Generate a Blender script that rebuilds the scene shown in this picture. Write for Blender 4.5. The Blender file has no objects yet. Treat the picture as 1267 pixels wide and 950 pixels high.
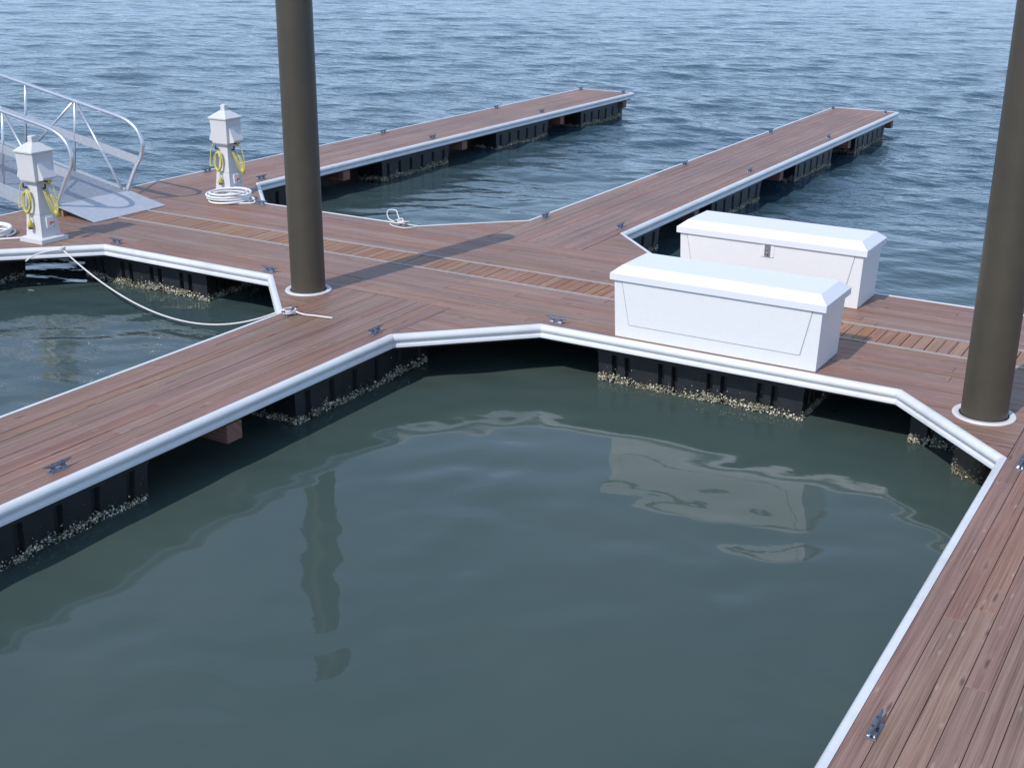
import bpy, bmesh, math, random
import numpy as np
from mathutils import Vector, Matrix

random.seed(7)
np.random.seed(7)
scene = bpy.context.scene
col = scene.collection
WATER_Z = -0.45
R = math.radians

# ------------------------------------------------------------------ helpers
def mesh_obj(name, bm, mat, parent=None, smooth=False, loc=None):
    me = bpy.data.meshes.new(name)
    bm.to_mesh(me)
    bm.free()
    for m in (mat if isinstance(mat, (list, tuple)) else [mat]):
        me.materials.append(m)
    if smooth:
        for p in me.polygons:
            p.use_smooth = True
    o = bpy.data.objects.new(name, me)
    col.objects.link(o)
    if parent is not None:
        o.parent = parent
    if loc is not None:
        o.location = loc
    return o

def thing(name, label, cat, loc=(0, 0, 0), group=None):
    o = bpy.data.objects.new(name, None)
    o.empty_display_size = 0.2
    col.objects.link(o)
    o.location = loc
    o['label'] = label
    o['category'] = cat
    if group:
        o['group'] = group
    return o

def tag(o, label, cat, group=None):
    o['label'] = label
    o['category'] = cat
    if group:
        o['group'] = group
    return o

def copy_tree(o, parent=None):
    kids = [c for c in bpy.data.objects if c.parent == o]
    c = o.copy()
    col.objects.link(c)
    c.parent = parent
    for k in kids:
        copy_tree(k, c)
    return c

def box(bm, x0, x1, y0, y1, z0, z1, mat=0):
    vs = [bm.verts.new(p) for p in ((x0, y0, z0), (x1, y0, z0), (x1, y1, z0), (x0, y1, z0),
                                    (x0, y0, z1), (x1, y0, z1), (x1, y1, z1), (x0, y1, z1))]
    out = []
    for f in ((3, 2, 1, 0), (4, 5, 6, 7), (0, 1, 5, 4), (1, 2, 6, 5), (2, 3, 7, 6), (3, 0, 4, 7)):
        fc = bm.faces.new([vs[i] for i in f])
        fc.material_index = mat
        out.append(fc)
    return out

def loft(bm, rings, cap0=True, cap1=True, closed=True):
    """rings: list of lists of points, same count."""
    vr = [[bm.verts.new(p) for p in r] for r in rings]
    n = len(vr[0])
    for a, b in zip(vr[:-1], vr[1:]):
        for i in range(n if closed else n - 1):
            j = (i + 1) % n
            bm.faces.new((a[i], a[j], b[j], b[i]))
    if cap0:
        bm.faces.new(list(reversed(vr[0])))
    if cap1:
        bm.faces.new(vr[-1])
    return vr

def rect_ring(cx, cy, wx, wy, z):
    return [(cx - wx / 2, cy - wy / 2, z), (cx + wx / 2, cy - wy / 2, z),
            (cx + wx / 2, cy + wy / 2, z), (cx - wx / 2, cy + wy / 2, z)]

def smooth_path(pts, sub=6):
    """Catmull-Rom through the points"""
    P = [Vector(p) for p in pts]
    P = [P[0] * 2 - P[1]] + P + [P[-1] * 2 - P[-2]]
    out = []
    for i in range(1, len(P) - 2):
        for k in range(sub):
            t = k / sub
            a, b, c, d = P[i - 1], P[i], P[i + 1], P[i + 2]
            out.append(0.5 * ((2 * b) + (-a + c) * t + (2 * a - 5 * b + 4 * c - d) * t * t + (-a + 3 * b - 3 * c + d) * t ** 3))
    out.append(P[-2])
    return out

def tube(bm, pts, r, seg=10, caps=True, radii=None):
    P = [Vector(p) for p in pts]
    n = len(P)
    tang = []
    for i in range(n):
        a = P[max(i - 1, 0)]
        b = P[min(i + 1, n - 1)]
        tang.append((b - a).normalized())
    up = Vector((0, 0, 1)) if abs(tang[0].z) < 0.9 else Vector((1, 0, 0))
    nrm = (up - tang[0] * up.dot(tang[0])).normalized()
    rings = []
    for i in range(n):
        t = tang[i]
        nrm = (nrm - t * nrm.dot(t))
        if nrm.length < 1e-5:
            nrm = t.orthogonal()
        nrm.normalize()
        bn = t.cross(nrm)
        rr = radii[i] if radii else r
        rings.append([P[i] + (nrm * math.cos(2 * math.pi * k / seg) + bn * math.sin(2 * math.pi * k / seg)) * rr for k in range(seg)])
    loft(bm, rings, caps, caps)

def fix(bm):
    bmesh.ops.recalc_face_normals(bm, faces=bm.faces[:])

def bevel_all(bm, w, seg=2, ang=0.5):
    es = [e for e in bm.edges if len(e.link_faces) == 2 and e.calc_face_angle(0) > ang]
    if es:
        bmesh.ops.bevel(bm, geom=es, offset=w, segments=seg, affect='EDGES', profile=0.6)

# ------------------------------------------------------------------ materials
def new_mat(name):
    m = bpy.data.materials.new(name)
    m.use_nodes = True
    nt = m.node_tree
    b = nt.nodes['Principled BSDF']
    return m, nt, b

class N:
    def __init__(s, nt):
        s.nt = nt
    def add(s, t, **kw):
        n = s.nt.nodes.new(t)
        for k, v in kw.items():
            setattr(n, k, v)
        return n
    def link(s, a, b):
        s.nt.links.new(a, b)
    def noise(s, vec, scale, detail=3, rough=0.5, dist=0.0):
        n = s.add('ShaderNodeTexNoise')
        n.inputs['Scale'].default_value = scale
        n.inputs['Detail'].default_value = detail
        n.inputs['Roughness'].default_value = rough
        n.inputs['Distortion'].default_value = dist
        if vec is not None:
            s.link(vec, n.inputs['Vector'])
        return n.outputs['Fac']
    def mapv(s, vec, sc, loc=(0, 0, 0)):
        n = s.add('ShaderNodeMapping')
        n.inputs['Scale'].default_value = sc
        n.inputs['Location'].default_value = loc
        s.link(vec, n.inputs['Vector'])
        return n.outputs['Vector']
    def ramp(s, fac, stops):
        n = s.add('ShaderNodeValToRGB')
        cr = n.color_ramp
        while len(cr.elements) < len(stops):
            cr.elements.new(0.5)
        for e, (p, c) in zip(cr.elements, stops):
            e.position = p
            e.color = (c[0], c[1], c[2], 1) if not isinstance(c, (int, float)) else (c, c, c, 1)
        s.link(fac, n.inputs['Fac'])
        return n.outputs['Color']
    def mix(s, fac, a, b, mode='MIX'):
        n = s.add('ShaderNodeMix', data_type='RGBA', blend_type=mode)
        for sock, v in ((n.inputs['Factor'], fac), (n.inputs[6], a), (n.inputs[7], b)):
            if isinstance(v, (int, float)):
                sock.default_value = v
            elif isinstance(v, (tuple, list)):
                sock.default_value = (v[0], v[1], v[2], 1)
            else:
                s.link(v, sock)
        return n.outputs[2]
    def math(s, op, a, b=0.0, clamp=False):
        n = s.add('ShaderNodeMath', operation=op, use_clamp=clamp)
        for sock, v in ((n.inputs[0], a), (n.inputs[1], b)):
            if isinstance(v, (int, float)):
                sock.default_value = v
            else:
                s.link(v, sock)
        return n.outputs[0]
    def bump(s, h, strength, dist, normal=None):
        n = s.add('ShaderNodeBump')
        if isinstance(strength, (int, float)):
            n.inputs['Strength'].default_value = strength
        else:
            s.link(strength, n.inputs['Strength'])
        n.inputs['Distance'].default_value = dist
        s.link(h, n.inputs['Height'])
        if normal is not None:
            s.link(normal, n.inputs['Normal'])
        return n.outputs['Normal']

def wood_mat(name, dark, mid, light, rough=0.48, grain=1.0, pale=0.25, knots=1.0):
    m, nt, b = new_mat(name)
    g = N(nt)
    uv = g.add('ShaderNodeUVMap').outputs['UV']
    tone = g.add('ShaderNodeAttribute', attribute_name='tone')
    geo = g.add('ShaderNodeNewGeometry')
    f1 = g.noise(g.mapv(uv, (0.55, 70, 1)), 1.0, 5, 0.65)
    f2 = g.noise(g.mapv(uv, (0.40, 12, 1)), 1.0, 4, 0.6, 1.6)
    f3 = g.noise(g.mapv(uv, (4, 230, 1)), 1.0, 3, 0.6)
    mixv = g.math('ADD', g.math('ADD', g.math('MULTIPLY', f1, 0.38), g.math('MULTIPLY', f2, 0.30)), g.math('MULTIPLY', g.noise(g.mapv(uv, (1.3, 150, 1), (9, 2, 0)), 1.0, 2, 0.5), 0.32))
    c = g.ramp(mixv, [(0.38, dark), (0.5, mid), (0.62, light)])
    # worn, sun-bleached fibres and dark checks along the grain
    fl = g.ramp(f3, [(0.60, 0), (0.74, 1)])
    c = g.mix(g.math('MULTIPLY', fl, pale), c, (0.42, 0.33, 0.30))
    dk = g.ramp(g.noise(g.mapv(uv, (1.1, 90, 1), (3.1, 5.7, 0)), 1.0, 3, 0.6), [(0.30, 1), (0.40, 0)])
    c = g.mix(g.math('MULTIPLY', dk, 0.8), c, (dark[0] * .45, dark[1] * .45, dark[2] * .45))
    # knots
    if knots:
        vo = g.add('ShaderNodeTexVoronoi', voronoi_dimensions='2D')
        vo.inputs['Scale'].default_value = 1
        g.link(g.mapv(uv, (1.5, 7.5, 1)), vo.inputs['Vector'])
        kd = g.math('ADD', vo.outputs['Distance'], g.math('MULTIPLY', g.math('SUBTRACT', g.noise(g.mapv(uv, (14, 60, 1)), 1.0, 3, 0.6), 0.5), 0.16))
        kn = g.ramp(kd, [(0.03, 1), (0.085, 0)])
        sel = g.ramp(vo.outputs['Color'], [(0.60, 0), (0.68, 1)])
        kf = g.math('MULTIPLY', kn, sel)
        c = g.mix(g.math('MULTIPLY', kf, 0.62 * knots), c, (0.05, 0.022, 0.016))
        kr = g.ramp(kd, [(0.07, 0), (0.12, 1), (0.19, 0)])
        c = g.mix(g.math('MULTIPLY', g.math('MULTIPLY', kr, sel), 0.35 * knots), c, (0.34, 0.25, 0.19))
    pv = g.add('ShaderNodeTexVoronoi', voronoi_dimensions='2D')
    pv.inputs['Scale'].default_value = 1
    g.link(g.mapv(uv, (3.3, 13.0, 1), (4.2, 1.7, 0)), pv.inputs['Vector'])
    pk = g.ramp(g.math('ADD', pv.outputs['Distance'], g.math('MULTIPLY', f3, 0.12)), [(0.08, 1), (0.19, 0)])
    ps = g.ramp(pv.outputs['Color'], [(0.66, 0), (0.70, 1)])
    c = g.mix(g.math('MULTIPLY', g.math('MULTIPLY', pk, ps), 0.5), c, (0.44, 0.36, 0.30))
    # board to board variation
    sp = g.add('ShaderNodeSeparateColor')
    g.link(tone.outputs['Color'], sp.inputs['Color'])
    hs = g.add('ShaderNodeHueSaturation')
    g.link(g.math('ADD', 0.492, g.math('MULTIPLY', sp.outputs[1], 0.016)), hs.inputs['Hue'])
    g.link(g.math('ADD', 0.85, g.math('MULTIPLY', sp.outputs[2], 0.25)), hs.inputs['Saturation'])
    g.link(g.math('ADD', 0.91, g.math('MULTIPLY', sp.outputs[0], 0.15)), hs.inputs['Value'])
    g.link(c, hs.inputs['Color'])
    c = hs.outputs['Color']
    # broad weathering blotches
    big = g.noise(geo.outputs['Position'], 0.55, 4, 0.6)
    c = g.mix(1.0, c, g.ramp(big, [(0.3, (0.84, 0.82, 0.82)), (0.7, (1.14, 1.10, 1.08))]), 'MULTIPLY')
    g.link(c, b.inputs['Base Color'])
    rr = g.math('ADD', rough - 0.1, g.math('MULTIPLY', f1, 0.22))
    g.link(rr, b.inputs['Roughness'])
    b.inputs['Specular IOR Level'].default_value = 0.38
    h = g.math('ADD', g.math('MULTIPLY', f3, 0.5), g.math('MULTIPLY', f1, 0.7))
    g.link(g.bump(h, 0.5 * grain, 0.004), b.inputs['Normal'])
    return m

M = {}
M['deck'] = wood_mat('weathered_deck_wood', (0.175, 0.086, 0.058), (0.280, 0.156, 0.108), (0.350, 0.218, 0.160))
M['hatch'] = wood_mat('utility_board_wood', (0.20, 0.094, 0.046), (0.33, 0.165, 0.082), (0.42, 0.23, 0.125), pale=0.12, knots=0.4)
M['beam'] = wood_mat('timber_beam_wood', (0.10, 0.035, 0.025), (0.26, 0.11, 0.08), (0.42, 0.23, 0.16), pale=0.1, knots=0.5, rough=0.6)
M['waler'] = wood_mat('dark_timber', (0.03, 0.016, 0.012), (0.05, 0.026, 0.02), (0.08, 0.045, 0.035), pale=0.1, knots=0, rough=0.6)

def plain(name, colr, rough=0.4, metal=0.0, spec=0.5, noise=0.0, scale=20, bump=0.0, bscale=60, coat=0.0, dirt=None, dirt_amt=0.0):
    m, nt, b = new_mat(name)
    g = N(nt)
    b.inputs['Roughness'].default_value = rough
    b.inputs['Metallic'].default_value = metal
    b.inputs['Specular IOR Level'].default_value = spec
    b.inputs['Coat Weight'].default_value = coat
    tc = g.add('ShaderNodeTexCoord').outputs['Object']
    n = g.noise(tc, scale, 4, 0.6)
    lo = tuple(c * (1 - noise) for c in colr)
    hi = tuple(min(1, c * (1 + noise)) for c in colr)
    c = g.ramp(n, [(0.3, lo), (0.7, hi)])
    if dirt:
        d = g.ramp(g.noise(tc, scale * 0.22, 5, 0.7), [(0.5, 0), (0.75, 1)])
        c = g.mix(g.math('MULTIPLY', d, dirt_amt), c, dirt)
    g.link(c, b.inputs['Base Color'])
    if bump:
        g.link(g.bump(g.noise(tc, bscale, 3, 0.6), bump, 0.003), b.inputs['Normal'])
    return m

M['rail'] = plain('white_vinyl_bumper', (0.69, 0.695, 0.71), 0.34, noise=0.05, scale=6, dirt=(0.42, 0.40, 0.36), dirt_amt=0.45, bump=0.05)
M['gelcoat'] = plain('white_fibreglass', (0.80, 0.79, 0.785), 0.36, noise=0.03, scale=90, bump=0.25, bscale=160, dirt=(0.62, 0.59, 0.55), dirt_amt=0.12)
M['gelcoat_lid'] = plain('white_fibreglass_lid', (0.78, 0.78, 0.80), 0.42, noise=0.02, scale=70, bump=0.08, bscale=120)
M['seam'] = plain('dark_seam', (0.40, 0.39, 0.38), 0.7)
M['pedestal'] = plain('pedestal_plastic', (0.64, 0.63, 0.63), 0.45, noise=0.03, scale=12, dirt=(0.5, 0.49, 0.46), dirt_amt=0.25)
M['stripe'] = plain('grey_edge_strip', (0.36, 0.33, 0.32), 0.5, noise=0.12, scale=14)
M['pipe'] = plain('pile_coating', (0.068, 0.056, 0.039), 0.45, noise=0.10, scale=5, bump=0.12, bscale=25, dirt=(0.048, 0.042, 0.034), dirt_amt=0.4)
M['pipe_cap'] = plain('pile_cap_plastic', (0.70, 0.70, 0.69), 0.4, noise=0.03)
M['tub'] = plain('black_float_plastic', (0.022, 0.024, 0.027), 0.42, noise=0.25, scale=9, bump=0.15, bscale=40)
M['galv'] = plain('galvanised_cleat_metal', (0.20, 0.215, 0.26), 0.36, metal=0.8, noise=0.3, scale=60, bump=0.3, bscale=120)
M['alu'] = plain('aluminium_tube', (0.68, 0.69, 0.72), 0.30, metal=0.75, noise=0.06, scale=12)
M['alu_flat'] = plain('aluminium_plate', (0.55, 0.57, 0.61), 0.5, metal=0.5, noise=0.08, scale=16, bump=0.1, bscale=90)
M['rope'] = plain('pale_rope', (0.74, 0.68, 0.66), 0.8, noise=0.15, scale=160, bump=0.6, bscale=260)
M['hose'] = plain('white_hose', (0.80, 0.80, 0.80), 0.35, noise=0.04, scale=30)
M['yellow'] = plain('yellow_cable', (0.62, 0.53, 0.14), 0.4, noise=0.12, scale=40)
M['yellow_plug'] = plain('yellow_plug', (0.56, 0.46, 0.09), 0.45, noise=0.1)
M['black'] = plain('black_rubber', (0.03, 0.032, 0.035), 0.5)
M['red'] = plain('red_plastic', (0.45, 0.05, 0.04), 0.45)
M['steel'] = plain('latch_steel', (0.42, 0.42, 0.43), 0.35, metal=0.8, noise=0.1)
M['algae'] = plain('algae_crust', (0.075, 0.068, 0.040), 0.75, noise=0.5, scale=50, bump=0.8, bscale=90)
M['collar'] = plain('pile_collar_plastic', (0.70, 0.69, 0.67), 0.4, noise=0.05, scale=10, dirt=(0.45, 0.42, 0.38), dirt_amt=0.3)

# barnacles : shells vary from cream to grey per piece
def barnacle_mat():
    m, nt, b = new_mat('barnacle_shell')
    g = N(nt)
    t = g.add('ShaderNodeAttribute', attribute_name='tone')
    c = g.ramp(t.outputs['Fac'], [(0.0, (0.10, 0.095, 0.06)), (0.35, (0.36, 0.33, 0.22)), (0.65, (0.70, 0.66, 0.50)), (1.0, (0.82, 0.80, 0.72))])
    g.link(c, b.inputs['Base Color'])
    b.inputs['Roughness'].default_value = 0.7
    return m
M['barnacle'] = barnacle_mat()

# tread of the gangway: ribbed aluminium planking
def tread_mat():
    m, nt, b = new_mat('ribbed_aluminium_tread')
    g = N(nt)
    tc = g.add('ShaderNodeTexCoord').outputs['Object']
    n = g.noise(tc, 30, 4, 0.6)
    g.link(g.ramp(n, [(0.3, (0.36, 0.38, 0.42)), (0.7, (0.50, 0.52, 0.56))]), b.inputs['Base Color'])
    b.inputs['Metallic'].default_value = 0.45
    b.inputs['Roughness'].default_value = 0.5
    g.link(g.bump(g.noise(tc, 120, 2), 0.3, 0.002), b.inputs['Normal'])
    return m
M['tread'] = tread_mat()

# ------------------------------------------------------------------ deck boards (real boards, one mesh per decked area)
def clip_poly(poly, axis, lo, hi):
    """clip a convex polygon to lo<=coord<=hi on axis"""
    for sgn, lim in ((1, lo), (-1, -hi)):
        out = []
        n = len(poly)
        for i in range(n):
            a, b2 = poly[i], poly[(i + 1) % n]
            da, db = sgn * a[axis] - lim, sgn * b2[axis] - lim
            if da >= 0:
                out.append(a)
            if (da > 0) != (db > 0) and abs(da - db) > 1e-12:
                t = da / (da - db)
                out.append((a[0] + (b2[0] - a[0]) * t, a[1] + (b2[1] - a[1]) * t))
        poly = out
        if len(poly) < 3:
            return []
    # drop doubles
    res = []
    for p in poly:
        if not res or (abs(p[0] - res[-1][0]) + abs(p[1] - res[-1][1])) > 1e-5:
            res.append(p)
    if len(res) > 2 and abs(res[0][0] - res[-1][0]) + abs(res[0][1] - res[-1][1]) < 1e-5:
        res.pop()
    return res if len(res) >= 3 else []

def boards(name, polys, along, width, mat, parent, gap=0.0035, zt=0.0, thick=0.03, length=3.9, start=None, joints=True):
    """polys: convex polygons [(x,y)..]; along: 0 boards run in X, 1 in Y"""
    bm = bmesh.new()
    uvl = bm.loops.layers.uv.new('UVMap')
    cl = bm.loops.layers.color.new('tone')
    across = 1 - along
    for poly in polys:
        lo = min(p[across] for p in poly)
        hi = max(p[across] for p in poly)
        n = max(1, round((hi - lo) / width))
        w = (hi - lo) / n
        for i in range(n):
            a0 = lo + i * w + gap / 2
            a1 = lo + (i + 1) * w - gap / 2
            strip = clip_poly(poly, across, a0, a1)
            if not strip:
                continue
            l0 = min(p[along] for p in strip)
            l1 = max(p[along] for p in strip)
            cuts = [l0]
            if joints and l1 - l0 > 2.5:
                x = l0 + random.uniform(0.8, length)
                while x < l1 - 0.5:
                    cuts.append(x)
                    x += length * random.choice([1, 1, 0.75])
            cuts.append(l1)
            for c0, c1 in zip(cuts[:-1], cuts[1:]):
                e0 = c0 + (0.0015 if c0 > l0 else 0)
                e1 = c1 - (0.0015 if c1 < l1 else 0)
                p = clip_poly(strip, along, e0, e1)
                if not p:
                    continue
                dz = random.uniform(-0.0012, 0.0012)
                tone = (random.random(), random.random(), random.random(), 1)
                off = (random.uniform(0, 50), random.uniform(0, 50))
                # ring profile: slightly eased edges
                cx = sum(q[0] for q in p) / len(p)
                cy = sum(q[1] for q in p) / len(p)
                e = 0.0014
                def inset(q):
                    dx, dy = q[0] - cx, q[1] - cy
                    return (q[0] - math.copysign(min(e, abs(dx)), dx), q[1] - math.copysign(min(e, abs(dy)), dy))
                top = [(*inset(q), zt + dz) for q in p]
                edge = [(q[0], q[1], zt + dz - e) for q in p]
                bot = [(q[0], q[1], zt - thick) for q in p]
                area = sum(p[k][0] * p[(k + 1) % len(p)][1] - p[(k + 1) % len(p)][0] * p[k][1] for k in range(len(p)))
                if area < 0:
                    top.reverse(); edge.reverse(); bot.reverse()
                f0 = len(bm.faces)
                loft(bm, [bot, edge, top])
                bm.faces.ensure_lookup_table()
                for f in bm.faces[f0:]:
                    for lp in f.loops:
                        co = lp.vert.co
                        lp[uvl].uv = (co[along] + off[0], co[across] - co.z + off[1])
                        lp[cl] = tone
    return mesh_obj(name, bm, mat, parent)

def uv_beam(name, x0, x1, y0, y1, z0, z1, mat, parent, along=0):
    bm = bmesh.new()
    uvl = bm.loops.layers.uv.new('UVMap')
    cl = bm.loops.layers.color.new('tone')
    box(bm, x0, x1, y0, y1, z0, z1)
    bevel_all(bm, 0.004, 1)
    off = (random.uniform(0, 50), random.uniform(0, 50))
    tone = (random.uniform(.4, .9), random.random(), random.random(), 1)
    for f in bm.faces:
        endg = abs(f.normal[along]) > 0.7
        for lp in f.loops:
            co = lp.vert.co
            if endg:
                lp[uvl].uv = (co.z * 1.0 + off[0], (co[1 - along]) * 1.3 + off[1])
            else:
                lp[uvl].uv = (co[along] + off[0], co[1 - along] + co.z + off[1])
            lp[cl] = tone
    return mesh_obj(name, bm, mat, parent)

# ------------------------------------------------------------------ the dock: one floating thing per deck
XL, XAr, XBl, XBr, XDl, XDr = -12.367, -11.226, -7.100, -5.952, -1.077, 0.068
YN, YF = 8.925, 11.37
CH = 0.915
XE = 5.0
YS = -3.1

walk = thing('main_walkway', 'wide main walkway crossing the picture with a strip of short brown boards down its middle', 'dock')
fA = thing('finger_dock', 'far left finger dock pointing away behind the pedestal with the white hose coil', 'dock', group='finger docks')
fB = thing('finger_dock', 'far right finger dock pointing away behind the white storage boxes', 'dock', group='finger docks')
fC = thing('finger_dock', 'near left finger dock between the roped slip and the calm front slip', 'dock', group='finger docks')
fD = thing('finger_dock', 'nearest finger dock at the bottom right with large visible planks', 'dock', group='finger docks')
fE = thing('finger_dock', 'finger dock end behind the left pedestal, cut by the left edge', 'dock', group='finger docks')

OUT = [((XL, YS), fE), ((XAr, YS), fE), ((XAr, YN - CH), walk), ((XAr + CH, YN), walk), ((XBl - CH, YN), walk),
       ((XBl, YN - CH), fC), ((XBl, YS), fC), ((XBr, YS), fC), ((XBr, YN - CH), walk), ((XBr + CH, YN), walk),
       ((XDl - CH, YN), walk), ((XDl, YN - CH), fD), ((XDl, YS), fD), ((XDr, YS), fD), ((XDr, YN - CH), walk),
       ((XDr + CH, YN), walk), ((XE, YN), walk), ((XE, YF), walk), ((XBr + CH, YF), walk), ((XBr, YF + CH), fB),
       ((XBr, 23.6), fB), ((XBl, 23.6), fB), ((XBl, YF + CH), walk), ((XBl - CH, YF), walk), ((XAr + CH, YF), walk),
       ((XAr, YF + CH), fA), ((XAr, 23.45), fA), ((XL, 23.45), fA), ((XL, YF), walk), ((XL, YN), fE)]

RAIL = [(0.0, -0.012), (0.0, 0.003), (0.010, 0.006), (0.026, 0.005), (0.040, -0.002), (0.050, -0.014), (0.055, -0.028),
        (0.053, -0.042), (0.046, -0.053), (0.036, -0.060), (0.033, -0.066), (0.037, -0.071), (0.046, -0.075), (0.050, -0.081),
        (0.050, -0.102), (0.044, -0.106), (0.0, -0.106)]
WALE = [(-0.006, -0.034), (-0.006, -0.034), (-0.006, -0.135), (-0.045, -0.135), (-0.045, -0.034)]
WALE = WALE[1:]

npt = len(OUT)
def seg_n(i):
    a = Vector(OUT[i % npt][0]); b = Vector(OUT[(i + 1) % npt][0])
    d = (b - a).normalized()
    return Vector((d.y, -d.x))
for i in range(npt):
    a = OUT[i][0]; b = OUT[(i + 1) % npt][0]
    owner = OUT[i][1]
    n0, n1, n2 = seg_n(i - 1), seg_n(i), seg_n(i + 1)
    m0 = (n0 + n1) / (1 + n0.dot(n1))
    m1 = (n1 + n2) / (1 + n1.dot(n2))
    for nm, prof, mt in (('edge_rail', RAIL, M['rail']), ('waler', WALE, M['waler'])):
        bm = bmesh.new()
        if nm == 'waler':
            uvl = bm.loops.layers.uv.new('UVMap'); cl = bm.loops.layers.color.new('tone')
        d = (Vector(b) - Vector(a)).normalized() * 0.0006
        r0 = [(a[0] + m0.x * o + d.x, a[1] + m0.y * o + d.y, z) for o, z in prof]
        r1 = [(b[0] + m1.x * o - d.x, b[1] + m1.y * o - d.y, z) for o, z in prof]
        if nm == 'edge_rail':
            vr = loft(bm, [r0, r1])
        else:
            vr = loft(bm, [r0, r1])
        fix(bm)
        if nm == 'waler':
            off = random.uniform(0, 50)
            for f in bm.faces:
                for lp in f.loops:
                    co = lp.vert.co
                    lp[uvl].uv = ((co.x * d.x + co.y * d.y) / 0.0006 + off, co.z + off)
                    lp[cl] = (.5, .5, .5, 1)
        o = mesh_obj(nm, bm, mt, owner)
        if nm == 'edge_rail':
            for p in o.data.polygons:
                p.use_smooth = len(p.vertices) == 4
            for e in o.data.edges:
                va, vb = (o.data.vertices[k].co for k in e.vertices)
            o.data.set_sharp_from_angle(angle=R(40))

# decking
BW = 0.118
boards('decking', [[(XL, 11.39), (XAr, 11.39), (XAr, 23.45), (XL, 23.45)]], 1, BW, M['deck'], fA)
boards('decking', [[(XBl, 11.39), (XBr, 11.39), (XBr, 23.6), (XBl, 23.6)]], 1, BW, M['deck'], fB)
boards('decking', [[(XBl, YS), (XBr, YS), (XBr, YN - .01), (XBl, YN - .01)]], 1, BW, M['deck'], fC)
boards('decking', [[(XDl, YS), (XDr, YS), (XDr, YN - .01), (XDl, YN - .01)]], 1, BW, M['deck'], fD)
boards('decking', [[(XL, YS), (XAr, YS), (XAr, YN - .01), (XL, YN - .01)]], 1, BW, M['deck'], fE)
g_ = 0.003
tris = [[(XAr + g_, YN), (XAr + g_, YN - CH), (XAr + CH, YN)], [(XBl - g_, YN), (XBl - CH, YN), (XBl - g_, YN - CH)],
        [(XBr + g_, YN), (XBr + g_, YN - CH), (XBr + CH, YN)], [(XDl - g_, YN), (XDl - CH, YN), (XDl - g_, YN - CH)],
        [(XDr + g_, YN), (XDr + g_, YN - CH), (XDr + CH, YN)],
        [(XAr + g_, YF), (XAr + CH, YF), (XAr + g_, YF + CH)], [(XBl - g_, YF), (XBl - g_, YF + CH), (XBl - CH, YF)],
        [(XBr + g_, YF), (XBr + CH, YF), (XBr + g_, YF + CH)]]
boards('decking', [[(XL, YN), (XE, YN), (XE, 9.892), (XL, 9.892)], [(XL, 10.368), (XE, 10.368), (XE, YF + .01), (XL, YF + .01)]] + tris, 0, BW, M['deck'], walk)
boards('hatch_board', [[(XL, 9.925), (XE, 9.925), (XE, 10.335), (XL, 10.335)]], 0, 0.41, M['hatch'], walk) if False else None
o = boards('centre_strip', [[(XL, 9.924), (XE, 9.924), (XE, 10.336), (XL, 10.336)]], 1, 0.097, M['hatch'], walk, gap=0.007, joints=False)
for y in (9.908, 10.352):
    bm = bmesh.new()
    box(bm, XL, XE, y - 0.0145, y + 0.0145, -0.03, 0.006)
    bevel_all(bm, 0.002, 1)
    mesh_obj('edge_strip', bm, M['stripe'], walk)
# dark framing that closes the underside, plus an added sky-blocking beam
def frame(owner, x0, x1, y0, y1):
    bm = bmesh.new()
    uvl = bm.loops.layers.uv.new('UVMap'); cl = bm.loops.layers.color.new('tone')
    box(bm, x0, x1, y0, y1, -0.118, -0.036)
    mesh_obj('frame', bm, M['waler'], owner)
    if owner in (fA, fB, fC, fD):
        xc = (x0 + x1) / 2
        uv_beam('sky_block_beam', xc - .035, xc + .035, y0 + .3, y1 - .3, -.49, -.12, M['waler'], owner, 1)  # added beam, blocks the sky reflection seen under the finger
frame(fA, XL + .06, XAr - .06, YF + .02, 23.40)
frame(fB, XBl + .06, XBr - .06, YF + .02, 23.55)
frame(fC, XBl + .06, XBr - .06, YS + .06, YN - .02)
frame(fD, XDl + .06, XDr - .06, YS + .06, YN - .02)
frame(fE, XL + .06, XAr - .06, YS + .06, YN - .02)
frame(walk, XL + .06, XE - .06, YN + .06, YF - .06)

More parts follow.
